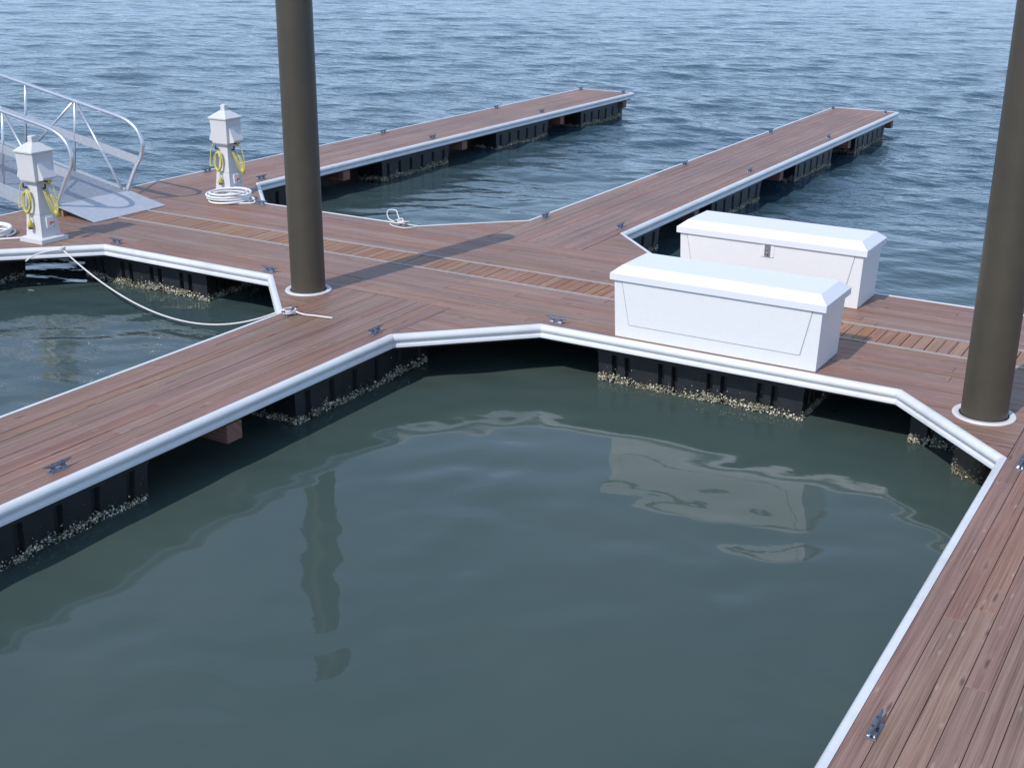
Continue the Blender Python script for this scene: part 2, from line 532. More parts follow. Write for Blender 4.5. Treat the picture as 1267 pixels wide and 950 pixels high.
# ------------------------------------------------------------------ floats with ribs and barnacles
def tub_mesh(L, Wd, style):
    """ribbed black plastic float, centre at origin in x,y; top z -0.125, bottom below water"""
    pts = []
    def side(p0, p1, nrm):
        d = Vector(p1) - Vector(p0)
        ln = d.length
        d.normalize()
        s = []
        if style == 'slots':
            step, wdt, dep, pair = 0.43, 0.055, 0.05, 0.12
            c = step * 0.5
            while c < ln - 0.1:
                s += [(c - pair / 2 - wdt / 2, wdt, dep), (c + pair / 2 - wdt / 2, wdt, dep)]
                c += step
        else:
            step, wdt, dep = 0.30, 0.075, 0.035
            c = step * 0.5
            while c < ln - 0.1:
                s.append((c - wdt / 2, wdt, dep))
                c += step
        out = [Vector(p0)]
        for (st, w_, dp) in s:
            out += [Vector(p0) + d * st, Vector(p0) + d * (st + .012) - Vector(nrm) * dp,
                    Vector(p0) + d * (st + w_ - .012) - Vector(nrm) * dp, Vector(p0) + d * (st + w_)]
        return out
    a, b = L / 2, Wd / 2
    pts += side((-a, -b), (a, -b), (0, -1))
    pts += side((a, -b), (a, b), (1, 0))
    pts += side((a, b), (-a, b), (0, 1))
    pts += side((-a, b), (-a, -b), (-1, 0))
    bm = bmesh.new()
    rings = []
    for z, s in ((-0.75, 0.93), (-0.45, 0.97), (-0.2, 1.0)):
        rings.append([(p.x * (1 - (1 - s) * .5), p.y * (1 - (1 - s) * .8), z) for p in pts])
    # closed lid rim above the slots
    rim = [(max(-a, min(a, p.x)), max(-b, min(b, p.y)), 0) for p in pts]
    loft(bm, rings)
    fix(bm)
    bm2 = bm
    box(bm2, -a - .006, a + .006, -b - .006, b + .006, -0.2, -0.122)
    me = bpy.data.meshes.new('float_tub')
    bm.to_mesh(me); bm.free()
    me.materials.append(M['tub'])
    return me

def barnacle_mesh(L, Wd, seed, dens=520):
    rnd = random.Random(seed)
    bm = bmesh.new()
    cl = bm.loops.layers.color.new('tone')
    a, b = L / 2 * 0.988, Wd / 2 * 0.975
    # algae crust band with an uneven upper edge
    per = []
    nseg = int((2 * L + 2 * Wd) / 0.025)
    tot = 2 * L + 2 * Wd
    ph = [rnd.uniform(0, 6.28) for _ in range(6)]
    def hgt(s):
        return 0.026 + 0.014 * math.sin(s * 5.1 + ph[0]) + 0.008 * math.sin(s * 13 + ph[1]) + 0.005 * math.sin(s * 37 + ph[2])
    def at(s):
        s = s % tot
        if s < L: return (-a + 2 * a * s / L, -b, 0, -1)
        s -= L
        if s < Wd: return (a, -b + 2 * b * s / Wd, 1, 0)
        s -= Wd
        if s < L: return (a - 2 * a * s / L, b, 0, 1)
        s -= L
        return (-a, b - 2 * b * s / Wd, -1, 0)
    def shard(c, r, n, tone):
        m = Matrix.Rotation(rnd.uniform(0, 6.28), 3, Vector((rnd.uniform(-1, 1), rnd.uniform(-1, 1), rnd.uniform(-1, 1))).normalized())
        base = [Vector((1, 0, -.4)), Vector((-.5, .87, -.4)), Vector((-.5, -.87, -.4)), Vector((0, 0, 1.1))]
        vs = [bm.verts.new(Vector(c) + (m @ v) * r * rnd.uniform(.7, 1.2)) for v in base]
        for f in ((0, 1, 3), (1, 2, 3), (2, 0, 3), (0, 2, 1)):
            fc = bm.faces.new([vs[k] for k in f])
            for lp in fc.loops:
                lp[cl] = (tone, tone, tone, 1)
    count = int(tot * dens * 1.35)
    for k in range(count):
        s = rnd.uniform(0, tot)
        clump = .5 + .5 * math.sin(s * 9.3 + ph[3]) * math.sin(s * 23.1 + ph[4])
        if rnd.random() > .45 + .75 * clump:
            continue
        x, y, nx, ny = at(s)
        h = hgt(s)
        u = rnd.random()
        if u < 0.86:
            z = WATER_Z + rnd.gauss(h, 0.021)
            r = rnd.uniform(0.005, 0.0125)
        else:
            z = WATER_Z + h + abs(rnd.expovariate(1 / 0.045))
            r = rnd.uniform(0.002, 0.005)
        tone = min(1, max(0, rnd.gauss(0.55, 0.3)))
        shard((x + nx * rnd.uniform(0, .012), y + ny * rnd.uniform(0, .012), z), r, (nx, ny), tone)
    me = bpy.data.meshes.new('barnacle_crust')
    bm.to_mesh(me); bm.free()
    me.materials.append(M['barnacle'])
    return me

tub_y = tub_mesh(0.98, 1.8, 'ribs')        # finger float, long side in Y
tub_x = tub_mesh(1.8, 0.80, 'slots')
barn_y = [barnacle_mesh(0.98, 1.8, s) for s in (1, 2, 3)]
barn_x = [barnacle_mesh(1.8, 0.80, s, 700) for s in (4, 5)]
def put_float(me, bme, x, y, owner, flip=False):
    o = bpy.data.objects.new('float', me)
    col.objects.link(o)
    o.parent = owner
    o.location = (x, y, 0)
    if flip:
        o.rotation_euler.z = math.pi
    b = bpy.data.objects.new('barnacle_crust', bme)
    col.objects.link(b)
    b.parent = o
cA, cB, cC, cD = (XL + XAr) / 2, (XBl + XBr) / 2, (XBl + XBr) / 2, (XDl + XDr) / 2
k = 0
for y0 in (11.72, 15.13, 18.38, 21.45):
    for cx, ow in ((cA, fA), (cB, fB)):
        put_float(tub_y, barn_y[k % 3], cx, y0 + .9, ow, k % 2 == 1); k += 1
for y0 in (6.88, 3.58, 0.28, -3.0):
    for cx, ow in ((cC, fC), (cD, fD), (cA, fE)):
        put_float(tub_y, barn_y[k % 3], cx, y0 + .9, ow, k % 2 == 1); k += 1
for x0 in (-10.82, -4.55, -1.93, 1.6):
    for yc in (9.05 + .4, 11.23 - .4):
        put_float(tub_x, barn_x[k % 2], x0 + .9, yc, walk, k % 2 == 1); k += 1
# cross beams poke out between the floats
for yb in (14.40, 17.50, 20.80, 23.40):
    uv_beam('cross_beam', XL + .01, XAr - .015, yb - .15 - .13, yb - .13, -.27, -.137, M['beam'], fA)
    uv_beam('cross_beam', XBl + .01, XBr - .015, yb + .0, yb + .15, -.27, -.137, M['beam'], fB)
for yb in (6.04, 2.85, -0.4):
    for x0, x1, ow in ((XBl, XBr, fC), (XDl, XDr, fD), (XL, XAr, fE)):
        uv_beam('cross_beam', x0 + .01, x1 + .012 if ow is fC else x1 - .02, yb, yb + .15, -.275, -.137, M['beam'], ow)

# ------------------------------------------------------------------ cleats
def cleat_mesh():
    bm = bmesh.new()
    # horns: one tapered bar, ends slightly raised
    pts = [(-.105, 0, .050), (-.085, 0, .047), (-.05, 0, .042), (0, 0, .040), (.05, 0, .042), (.085, 0, .047), (.105, 0, .050)]
    tube(bm, pts, .01, 8, True, [.004, .0075, .011, .012, .011, .0075, .004])
    for sx in (-1, 1):
        loft(bm, [rect_ring(sx * .040, 0, .040, .040, 0.006), rect_ring(sx * .038, 0, .024, .022, .02), rect_ring(sx * .036, 0, .022, .018, .042)])
    loft(bm, [rect_ring(0, 0, .135, .050, 0.0), rect_ring(0, 0, .13, .045, .008)])
    # bolt heads
    for sx in (-1, 1):
        tube(bm, [(sx * .058, 0, .006), (sx * .058, 0, .014)], .007, 6)
        tube(bm, [(sx * .036, 0, .05), (sx * .036, 0, .057)], .007, 6)
    fix(bm)
    me = bpy.data.meshes.new('cleat')
    bm.to_mesh(me); bm.free()
    me.materials.append(M['galv'])
    return me
CLEAT = cleat_mesh()
def cleat(x, y, along, owner):
    o = bpy.data.objects.new('cleat', CLEAT)
    col.objects.link(o)
    o.parent = owner
    o.location = (x, y, 0.001)
    o.rotation_euler.z = (math.pi / 2 if along == 'Y' else 0) + random.uniform(-.03, .03)
for x, y in ((XBr - .12, 4.70), (XBr - .12, 7.97), (XBl + .11, 4.72), (XBl + .085, 8.00)):
    cleat(x, y, 'Y', fC)
for x, y in ((XDl + .095, 4.66), (XDl + .10, 7.92), (XDl + .10, 1.4)):
    cleat(x, y, 'Y', fD)
for x, y in ((-4.94, 9.02), (-8.12, 9.00), (-10.25, 9.02), (-8.19, 11.30), (-10.27, 11.30)):
    cleat(x, y, 'X', walk)
for y in (12.52, 16.52, 20.0, 23.3):
    for x0, x1, ow in ((XL, XAr, fA), (XBl, XBr, fB)):
        cleat(x0 + .07, y, 'Y', ow)
        cleat(x1 - .11, y, 'Y', ow)

# ------------------------------------------------------------------ piles and collars
PH = 2.92
def pile(x, y, label):
    t = thing('mooring_pile', label, 'pile', (x, y, 0), 'brown steel mooring piles through the dock')
    bm = bmesh.new()
    seg = 64
    rings = []
    for z in (-3.0, -0.7, -0.45, 0.0, 1.0, 2.0, PH):
        rings.append([(0.157 * math.cos(2 * math.pi * k / seg), 0.157 * math.sin(2 * math.pi * k / seg), z) for k in range(seg)])
    loft(bm, rings)
    fix(bm)
    o = mesh_obj('shaft', bm, M['pipe'], t, smooth=True)
    o.data.set_sharp_from_angle(angle=R(40))
    bm = bmesh.new()
    rings = []
    for r, z in ((0.1565, PH + .001), (0.150, PH + .02), (0.10, PH + .06), (0.02, PH + .09)):
        rings.append([(r * math.cos(2 * math.pi * k / seg), r * math.sin(2 * math.pi * k / seg), z) for k in range(seg)])
    loft(bm, rings)
    fix(bm)
    o = mesh_obj('cap', bm, M['pipe'], t, smooth=True)
    o.data.set_sharp_from_angle(angle=R(30))
    # barnacles round the waterline
    rnd = random.Random(int(x * 100))
    bm = bmesh.new()
    cl = bm.loops.layers.color.new('tone')
    for k in range(420):
        an = rnd.uniform(0, 6.283)
        z = WATER_Z + abs(rnd.gauss(0, .07))
        r = rnd.uniform(.004, .013)
        c = Vector((.16 * math.cos(an), .16 * math.sin(an), z))
        tone = min(1, max(0, rnd.gauss(.55, .3)))
        vs = [bm.verts.new(c + Vector((rnd.uniform(-1, 1), rnd.uniform(-1, 1), rnd.uniform(-1, 1))) * r) for _ in range(4)]
        for f in ((0, 1, 3), (1, 2, 3), (2, 0, 3), (0, 2, 1)):
            fc = bm.faces.new([vs[q] for q in f])
            for lp in fc.loops:
                lp[cl] = (tone, tone, tone, 1)
    mesh_obj('barnacle_crust', bm, M['barnacle'], t)
    # collar belongs to the deck
    bm = bmesh.new()
    prof = [(0.168, 0.002), (0.168, 0.012), (0.176, 0.017), (0.208, 0.016), (0.213, 0.010), (0.213, 0.002)]
    rings = []
    for r, z in prof:
        rings.append([(x + r * math.cos(2 * math.pi * k / seg), y + r * math.sin(2 * math.pi * k / seg), z) for k in range(seg)])
    vr = [[bm.verts.new(p) for p in r] for r in rings]
    for a, b in zip(vr, vr[1:] + vr[:1]):
        for i in range(seg):
            j = (i + 1) % seg
            bm.faces.new((a[i], a[j], b[j], b[i]))
    fix(bm)
    o = mesh_obj('pile_collar', bm, M['collar'], walk, smooth=True)
    o.data.set_sharp_from_angle(angle=R(35))
    # black ring standing in for shade in the slot between collar and pile
    bm = bmesh.new()
    rings = []
    for r, z in ((0.159, 0.0035), (0.170, 0.0035)):
        rings.append([(x + r * math.cos(2 * math.pi * k / seg), y + r * math.sin(2 * math.pi * k / seg), z) for k in range(seg)])
    vr = loft(bm, rings, False, False)
    fix(bm)
    mesh_obj('collar_slot_shade', bm, M['black'], walk)
pile(-7.375, 8.685, 'brown mooring pile rising beside the roped slip corner, left of the two piles')
pile(-1.365, 8.715, 'brown mooring pile nearest the camera beside the white storage boxes')

# ------------------------------------------------------------------ dock boxes
def dock_box(x, y, label, latch):
    """x,y: front left corner of the foot"""
    t = thing('dock_box', label, 'storage box', (x, y, 0), 'white dock boxes')
    L, D_, H = 1.70, 0.54, 0.49
    bm = bmesh.new()
    def ring(e, ef, z):
        return [(-e, -ef, z), (L + e, -ef, z), (L + e, D_ + e, z), (-e, D_ + e, z)]
    loft(bm, [ring(0, 0, 0.004), ring(.018, .012, H)])
    bevel_all(bm, 0.012, 3)
    fix(bm)
    o = mesh_obj('body', bm, M['gelcoat'], t)
    # raised front panel, 3 mm proud, trapezoid
    bm = bmesh.new()
    def fy(z): return -0.012 * (z - .004) / (H - .004)
    tl, bl, br, tr = (.052, .484), (.125, .117), (1.565, .117), (1.640, .484)
    pf = [(p[0], fy(p[1]) - .0035, p[1]) for p in (bl, br, tr, tl)]
    pb = [(p[0], fy(p[1]) + .002, p[1]) for p in (bl, br, tr, tl)]
    loft(bm, [pb, pf])
    bevel_all(bm, 0.0025, 1)
    fix(bm)
    mesh_obj('front_panel', bm, M['gelcoat'], t)
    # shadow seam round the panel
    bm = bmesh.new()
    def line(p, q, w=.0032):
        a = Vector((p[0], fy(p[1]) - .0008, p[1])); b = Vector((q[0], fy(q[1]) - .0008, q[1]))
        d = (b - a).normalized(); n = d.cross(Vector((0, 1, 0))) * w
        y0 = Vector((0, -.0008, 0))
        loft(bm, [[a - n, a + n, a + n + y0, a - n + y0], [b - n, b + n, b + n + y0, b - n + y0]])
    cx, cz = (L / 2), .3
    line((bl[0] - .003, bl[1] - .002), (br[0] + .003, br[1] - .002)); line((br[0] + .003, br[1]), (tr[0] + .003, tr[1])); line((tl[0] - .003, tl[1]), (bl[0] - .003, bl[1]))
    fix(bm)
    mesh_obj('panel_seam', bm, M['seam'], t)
    # lid
    bm = bmesh.new()
    o_ = .050
    yb0, yb1 = -.034, D_ + .045
    def lr(i, j, z):
        return [(-o_ + i, yb0 + j, z), (L + o_ - i, yb0 + j, z), (L + o_ - i, yb1 - j, z), (-o_ + i, yb1 - j, z)]
    loft(bm, [lr(.0, .0, .486), lr(-.001, -.001, .540), lr(.076, .082, .602)])
    bevel_all(bm, 0.004, 2, 0.25)
    fix(bm)
    o = mesh_obj('lid', bm, M['gelcoat_lid'], t)
    # end trims
    if latch:
        lx = .845
        bm = bmesh.new()
        box(bm, lx - .06, lx + .06, -.020, -.008, .365, .487)
        bevel_all(bm, .004, 2)
        plate = mesh_obj('latch_plate', bm, M['gelcoat'], t)
        bm = bmesh.new()
        box(bm, lx - .026, lx + .026, -.031, -.020, .376, .495)
        bevel_all(bm, .004, 2)
        hasp = mesh_obj('hasp', bm, M['steel'], plate)
        bm = bmesh.new()
        tube(bm, [(lx, -.046, .40), (lx, -.030, .40)], .008, 10)
        tube(bm, [(lx, -.040, .44), (lx, -.030, .44)], .005, 8)
        mesh_obj('padlock_staple', bm, M['steel'], plate, smooth=True)
    else:
        bm = bmesh.new()
        tube(bm, [(L * .5, D_ + .02, .36), (L * .5, D_ + .03, .36)], .02, 12)
        mesh_obj('hasp', bm, M['steel'], t)
    return t
dock_box(-4.352, 8.960, 'nearer white dock box on the walkway edge with plain front panel', False)
dock_box(-4.575, 10.790, 'farther white dock box with a small grey metal latch under its lid', True)

# ------------------------------------------------------------------ power pedestals
def pedestal(x, y, label):
    t = thing('power_pedestal', label, 'pedestal', (x, y, 0), 'white power pedestals on the dock')
    bm = bmesh.new()
    loft(bm, [rect_ring(0, 0, .345, .345, 0.002), rect_ring(0, 0, .345, .345, .045), rect_ring(0, 0, .27, .27, .058)])
    bevel_all(bm, .005, 2); fix(bm)
    mesh_obj('base_plate', bm, M['pedestal'], t)
    bm = bmesh.new()
    loft(bm, [rect_ring(0, 0, .245, .245, .05), rect_ring(0, 0, .205, .205, .297)])
    bevel_all(bm, .006, 2); fix(bm)
    mesh_obj('lower_column', bm, M['pedestal'], t)
    bm = bmesh.new()
    loft(bm, [rect_ring(0, 0, .209, .209, .300), rect_ring(0, 0, .150, .150, .525), rect_ring(0, 0, .132, .132, .66)])
    bevel_all(bm, .006, 2); fix(bm)
    mesh_obj('upper_column', bm, M['pedestal'], t)
    bm = bmesh.new()
    loft(bm, [rect_ring(0, 0, .232, .232, .640), rect_ring(0, 0, .244, .244, .655), rect_ring(0, 0, .262, .262, .935)])
    bevel_all(bm, .006, 2); fix(bm)
    head = mesh_obj('head', bm, M['pedestal'], t)
    for sx in (-1, 1):
        bm = bmesh.new()
        # wedge shaped socket hood, open below
        for y0, y1 in ((-.085, .085),):
            vs = []
            for yy in (y0, y1):
                vs.append([(sx * .122, yy, .655), (sx * .198, yy, .668), (sx * .202, yy, .690), (sx * .134, yy, .845), (sx * .122, yy, .845)])
            loft(bm, vs)
        bevel_all(bm, .004, 2); fix(bm)
        mesh_obj('socket_hood', bm, M['pedestal'], head)
        bm = bmesh.new()
        box(bm, sx * .16 - .025, sx * .16 + .025, -.03, .03, .640, .652)
        mesh_obj('socket', bm, M['black'], head)
    bm = bmesh.new()
    loft(bm, [rect_ring(0, 0, .235, .235, .925), rect_ring(0, 0, .290, .290, .940), rect_ring(0, 0, .294, .294, .955), rect_ring(0, 0, .085, .085, 1.035)])
    bevel_all(bm, .004, 2, .3); fix(bm)
    mesh_obj('cap', bm, M['pedestal'], t)
    bm = bmesh.new()
    loft(bm, [rect_ring(0, 0, .064, .064, 1.03), rect_ring(0, 0, .064, .064, 1.095), rect_ring(0, 0, .05, .05, 1.104)])
    bevel_all(bm, .003, 1); fix(bm)
    mesh_obj('finial', bm, M['pedestal'], t)
    # water tap on the right hand face
    bm = bmesh.new()
    box(bm, .105, .128, -.045, .045, .155, .265)
    bevel_all(bm, .004, 2)
    tap = mesh_obj('tap_plate', bm, M['gelcoat'], t)
    bm = bmesh.new()
    tube(bm, [(.125, .005, .19), (.16, .005, .19), (.172, .005, .17)], .010, 8)
    mesh_obj('tap_spout', bm, M['steel'], tap, smooth=True)
    bm = bmesh.new()
    tube(bm, [(.150, .005, .205), (.150, .005, .216)], .021, 10)
    mesh_obj('tap_handle', bm, M['red'], tap)
    return t

def cord_front(x, y, lab):
    """yellow cord: drops from the left socket and is coiled on the face towards the camera"""
    t = thing('coiled_cable', lab, 'cord', (x, y, 0), 'yellow power cords on the pedestals')
    bm = bmesh.new()
    p = smooth_path([(-.165, -.03, .645), (-.205, -.06, .56), (-.208, -.09, .42), (-.17, -.13, .36), (-.10, -.14, .38)], 6)
    tube(bm, p, .006, 8)
    rnd = random.Random(int(x * 77 + y))
    cx, cz = -.035, .43
    pts = []
    for k in range(0, 7 * 16):
        a = 2 * math.pi * k / 16
        lap = k / 16
        rx = .052 + .010 * math.sin(lap * 2.1); rz = .112 + .012 * math.sin(lap * 1.3 + 1)
        pts.append((cx + rx * math.cos(a) + .004 * math.sin(lap * 5), -.112 - .045 * (1 - (cz + rz * math.sin(a) - .30) / .26) * .5 - .007 * (lap % 3.5), cz + rz * math.sin(a)))
    tube(bm, pts, .0065, 6)
    p = smooth_path([(cx, -.125, .33), (cx + .02, -.145, .30), (cx + .03, -.150, .26), (cx + .03, -.150, .235)], 5)
    tube(bm, p, .006, 8)
    fix(bm)
    mesh_obj('cable', bm, M['yellow'], t, smooth=True)
    bm = bmesh.new()
    tube(bm, [(cx + .03, -.150, .245), (cx + .03, -.150, .235), (cx + .03, -.150, .20), (cx + .03, -.150, .165)], .02, 12, True, [.010, .017, .026, .028])
    fix(bm)
    mesh_obj('plug', bm, M['yellow_plug'], t, smooth=True)
    bm = bmesh.new()
    tube(bm, [(cx + .03, -.150, .166), (cx + .03, -.150, .148)], .024, 12)
    mesh_obj('plug_face', bm, M['black'], t)
    bm = bmesh.new()
    tube(bm, [(-.165, -.03, .675), (-.165, -.03, .62)], .022, 12)
    mesh_obj('connector', bm, M['yellow_plug'], t, smooth=True)
    bm = bmesh.new()
    tube(bm, [(cx - .03, -.085, .57), (cx - .03, -.13, .58), (cx - .03, -.13, .62)], .010, 8)
    mesh_obj('hanger_hook', bm, M['black'], t, smooth=True)
    return t

def cord_side(x, y, lab):
    t = thing('coiled_cable', lab, 'cord', (x, y, 0), 'yellow power cords on the pedestals')
    bm = bmesh.new()
    p = smooth_path([(.165, .0, .645), (.215, .02, .58), (.24, .03, .46), (.235, .03, .34), (.20, .02, .31), (.16, .0, .38), (.115, -.01, .54)], 6)
    tube(bm, p, .006, 8)
    for q in range(3):
        p = smooth_path([(.100, -.02 + .012 * q, .545), (.150 + .006 * q, -.02 + .014 * q, .43), (.190 + .01 * q, .014 * q, .315 - .008 * q), (.205 + .006 * q, .02 + .01 * q, .33), (.17 + .008 * q, .03 + .01 * q, .44), (.11, .02, .545)], 6)
        tube(bm, p, .0048, 6)
    fix(bm)
    mesh_obj('cable', bm, M['yellow'], t, smooth=True)
    bm = bmesh.new()
    tube(bm, [(.165, 0, .68), (.168, 0, .615)], .024, 12)
    mesh_obj('connector', bm, M['yellow_plug'], t, smooth=True)
    bm = bmesh.new()
    tube(bm, [(.200, .03, .34), (.212, .04, .27)], .023, 12)
    mesh_obj('plug', bm, M['yellow_plug'], t, smooth=True)
    bm = bmesh.new()
    tube(bm, [(.08, 0, .56), (.11, 0, .565), (.118, 0, .61)], .010, 8)
    mesh_obj('hanger_hook', bm, M['black'], t, smooth=True)
    return t

P1 = (-11.005, 8.715)
P2 = (-11.00, 11.56)
pedestal(*P1, 'white power pedestal standing beside the foot of the gangway, nearer of two')
pedestal(*P2, 'white power pedestal with a thick white hose coil lying at its foot')
cord_front(*P1, 'coiled yellow cord hanging on the sunlit face of the left pedestal')
cord_side(*P1, 'yellow cord looped on the right shaded side of the left pedestal')
cord_front(*P2, 'coiled yellow cord hanging on the sunlit face of the pedestal with the hose coil')
cord_side(*P2, 'yellow cord looped on the right side of the pedestal with the hose coil')

def hose(cx, cy, rad, laps, lab, tail):
    rnd = random.Random(int(cx * 31))
    bm = bmesh.new()
    pts = []
    n = 28
    for k in range(laps * n):
        a = 2 * math.pi * k / n
        lap = k / n
        r = rad * (0.90 + 0.10 * math.sin(lap * 2.3 + 1))
        ox, oy = .018 * math.sin(lap * 1.7), .018 * math.cos(lap * 2.9)
        z = .013 + .0135 * lap + .008 * math.sin(a * 1 + lap)
        z = max(z, .012)
        pts.append((cx + ox + r * math.cos(a), cy + oy + r * math.sin(a), z))
    tube(bm, pts, .0125, 8)
    tube(bm, smooth_path(tail, 6), .0115, 8)
    fix(bm)
    o = mesh_obj('hose_coil', bm, M['hose'], None, smooth=True)
    tag(o, lab, 'hose', 'white hose coils on the dock')
hose(-10.745, 11.285, .27, 8, 'thick white hose coil at the foot of the farther pedestal',
     [(-10.50, 11.40, .05), (-10.42, 11.36, .03), (-10.38, 11.30, .013), (-10.45, 11.22, .012), (-10.60, 11.10, .012)])
hose(-11.66, 8.55, .235, 6, 'white hose coil cut off by the left edge of the picture',
     [(-11.55, 8.36, .03), (-11.45, 8.40, .013), (-11.32, 8.53, .012), (-11.21, 8.66, .012)])

# ------------------------------------------------------------------ ropes
def rope(name, paths, lab, r=.011, extra=None):
    bm = bmesh.new()
    for p in paths:
        tube(bm, p, r, 8)
    fix(bm)
    o = mesh_obj(name, bm, M['rope'], None, smooth=True)
    tag(o, lab, 'rope')
    return o
# slack line across the left slip
a = Vector((-10.42, 8.455, .03)); b = Vector((-7.10, 8.035, .03))
cat = []
for k in range(33):
    t = k / 32
    p = a.lerp(b, t)
    p.z -= 0.40 * 4 * t * (1 - t) * (1 + .10 * (t - .5))
    cat.append(p)
cx, cy = XBl + .085, 8.00
wraps = []
for k in range(3 * 14):
    an = 2 * math.pi * k / 14
    wraps.append((cx + .045 * math.cos(an), cy + .062 * math.sin(an), .016 + .012 * k / 14))
tail = smooth_path([(cx + .05, cy + .02, .03), (cx + .13, cy + .035, .014), (cx + .24, cy + .06, .013), (cx + .40, cy + .085, .013)], 6)
knot = [(a.x + .022 * math.cos(2 * math.pi * k / 10), a.y + .03 * math.sin(2 * math.pi * k / 10), .022 + .014 * k / 10) for k in range(24)]
hang = smooth_path([a, (a.x - .10, a.y - .09, .016), (a.x - .20, a.y - .20, -.02), (a.x - .26, a.y - .26, -.075)], 6)
rope('mooring_line', [cat + [Vector((cx - .05, cy, .03))], wraps, tail, knot, hang], 'slack pale mooring line hanging across the left slip to a cleat by the pile', .0078)
# short tangle with a loop on the far edge
lx, ly = -8.19, 11.30
w2 = [(lx + .055 * math.cos(2 * math.pi * k / 12), ly + .025 * math.sin(2 * math.pi * k / 12), .02 + .012 * k / 12) for k in range(36)]
w3 = smooth_path([(lx - .09, ly, .05), (lx - .02, ly + .03, .075), (lx + .05, ly - .03, .06), (lx + .09, ly + .02, .05), (lx, ly - .04, .04), (lx - .07, ly + .03, .05)], 6)
l2 = smooth_path([(lx - .04, ly + .02, .05), (lx - .13, ly + .10, .10), (lx - .17, ly + .13, .13), (lx - .27, ly + .14, .125), (lx - .29, ly + .12, .09), (lx - .26, ly + .11, .03), (lx - .16, ly + .08, .012)], 6)
l3 = smooth_path([(lx - .14, ly - .04, .012), (lx - .04, ly - .10, .012), (lx + .10, ly - .12, .012), (lx + .16, ly - .08, .012), (lx + .19, ly + .02, .012)], 6)
rope('rope_tangle', [w2, w3, l2, l3], 'short pale rope tangled on a cleat at the far edge with a raised loop', .0062)

# ------------------------------------------------------------------ gangway
gw = thing('gangway', 'sloping aluminium gangway with curved tube handrails coming down onto the dock from the left', 'gangway', (-11.79, 10.095, 0))
GX = -11.79
YNr, YFr = 9.57 - 10.095, 10.62 - 10.095          # handrail planes, relative
SL = 0.172
def gz(x):          # ramp height at absolute x
    return .115 + SL * (GX - x)
Xend = -22.0
def rel(p): return (p[0] - GX, p[1], p[2])
# tread: cross planks with ribs
bm = bmesh.new()
x = GX
while x > Xend:
    w = .032
    x2 = x - w
    z1, z2 = gz(x), gz(x2)
    y0, y1 = YNr + .0, YFr - .0
    vs = [(x, z1 - .02), (x - .004, z1 + .004), (x2 + .012, z2 + .004 - SL * .012), (x2 + .008, z2 - .006)]
    loft(bm, [[(q[0] - GX, y0, q[1]) for q in vs], [(q[0] - GX, y1, q[1]) for q in vs]])
    x = x2
fix(bm)
mesh_obj('tread', bm, M['tread'], gw)
bm = bmesh.new()
loft(bm, [[(0, y, gz(GX) - .03), (0, y, gz(GX) - .012), (Xend - GX, y, gz(Xend) - .012), (Xend - GX, y, gz(Xend) - .03)] for y in (YNr, YFr)])
fix(bm)
mesh_obj('tread_backing', bm, M['alu_flat'], gw)
for y in (YNr, YFr):
    bm = bmesh.new()
    s = -1 if y < 0 else 1
    ya, yb = y + s * .004, y + s * .045
    loft(bm, [[(0.02, yy, gz(GX) - .05), (0.02, yy, gz(GX) + .012), (Xend - GX, yy, gz(Xend) + .012), (Xend - GX, yy, gz(Xend) - .14), (-.5, yy, gz(GX - .5) - .14)] for yy in (ya, yb)])
    bevel_all(bm, .004, 1); fix(bm)
    mesh_obj('side_beam', bm, M['alu_flat'], gw)
# toe plate
bm = bmesh.new()
tx = -11.175
loft(bm, [[(0.0, YNr - .02, .128), (tx - GX, YNr - .02, .010), (tx - GX, YNr - .02, .004), (0.0, YNr - .02, .118)],
          [(0.0, YFr + .02, .128), (tx - GX, YFr + .02, .010), (tx - GX, YFr + .02, .004), (0.0, YFr + .02, .118)]])
fix(bm)
mesh_obj('toe_plate', bm, M['alu_flat'], gw)
bm = bmesh.new()
tube(bm, [(0.0, YNr - .03, .118), (0.0, YFr + .03, .118)], .014, 12)
mesh_obj('hinge', bm, M['alu'], gw, smooth=True)
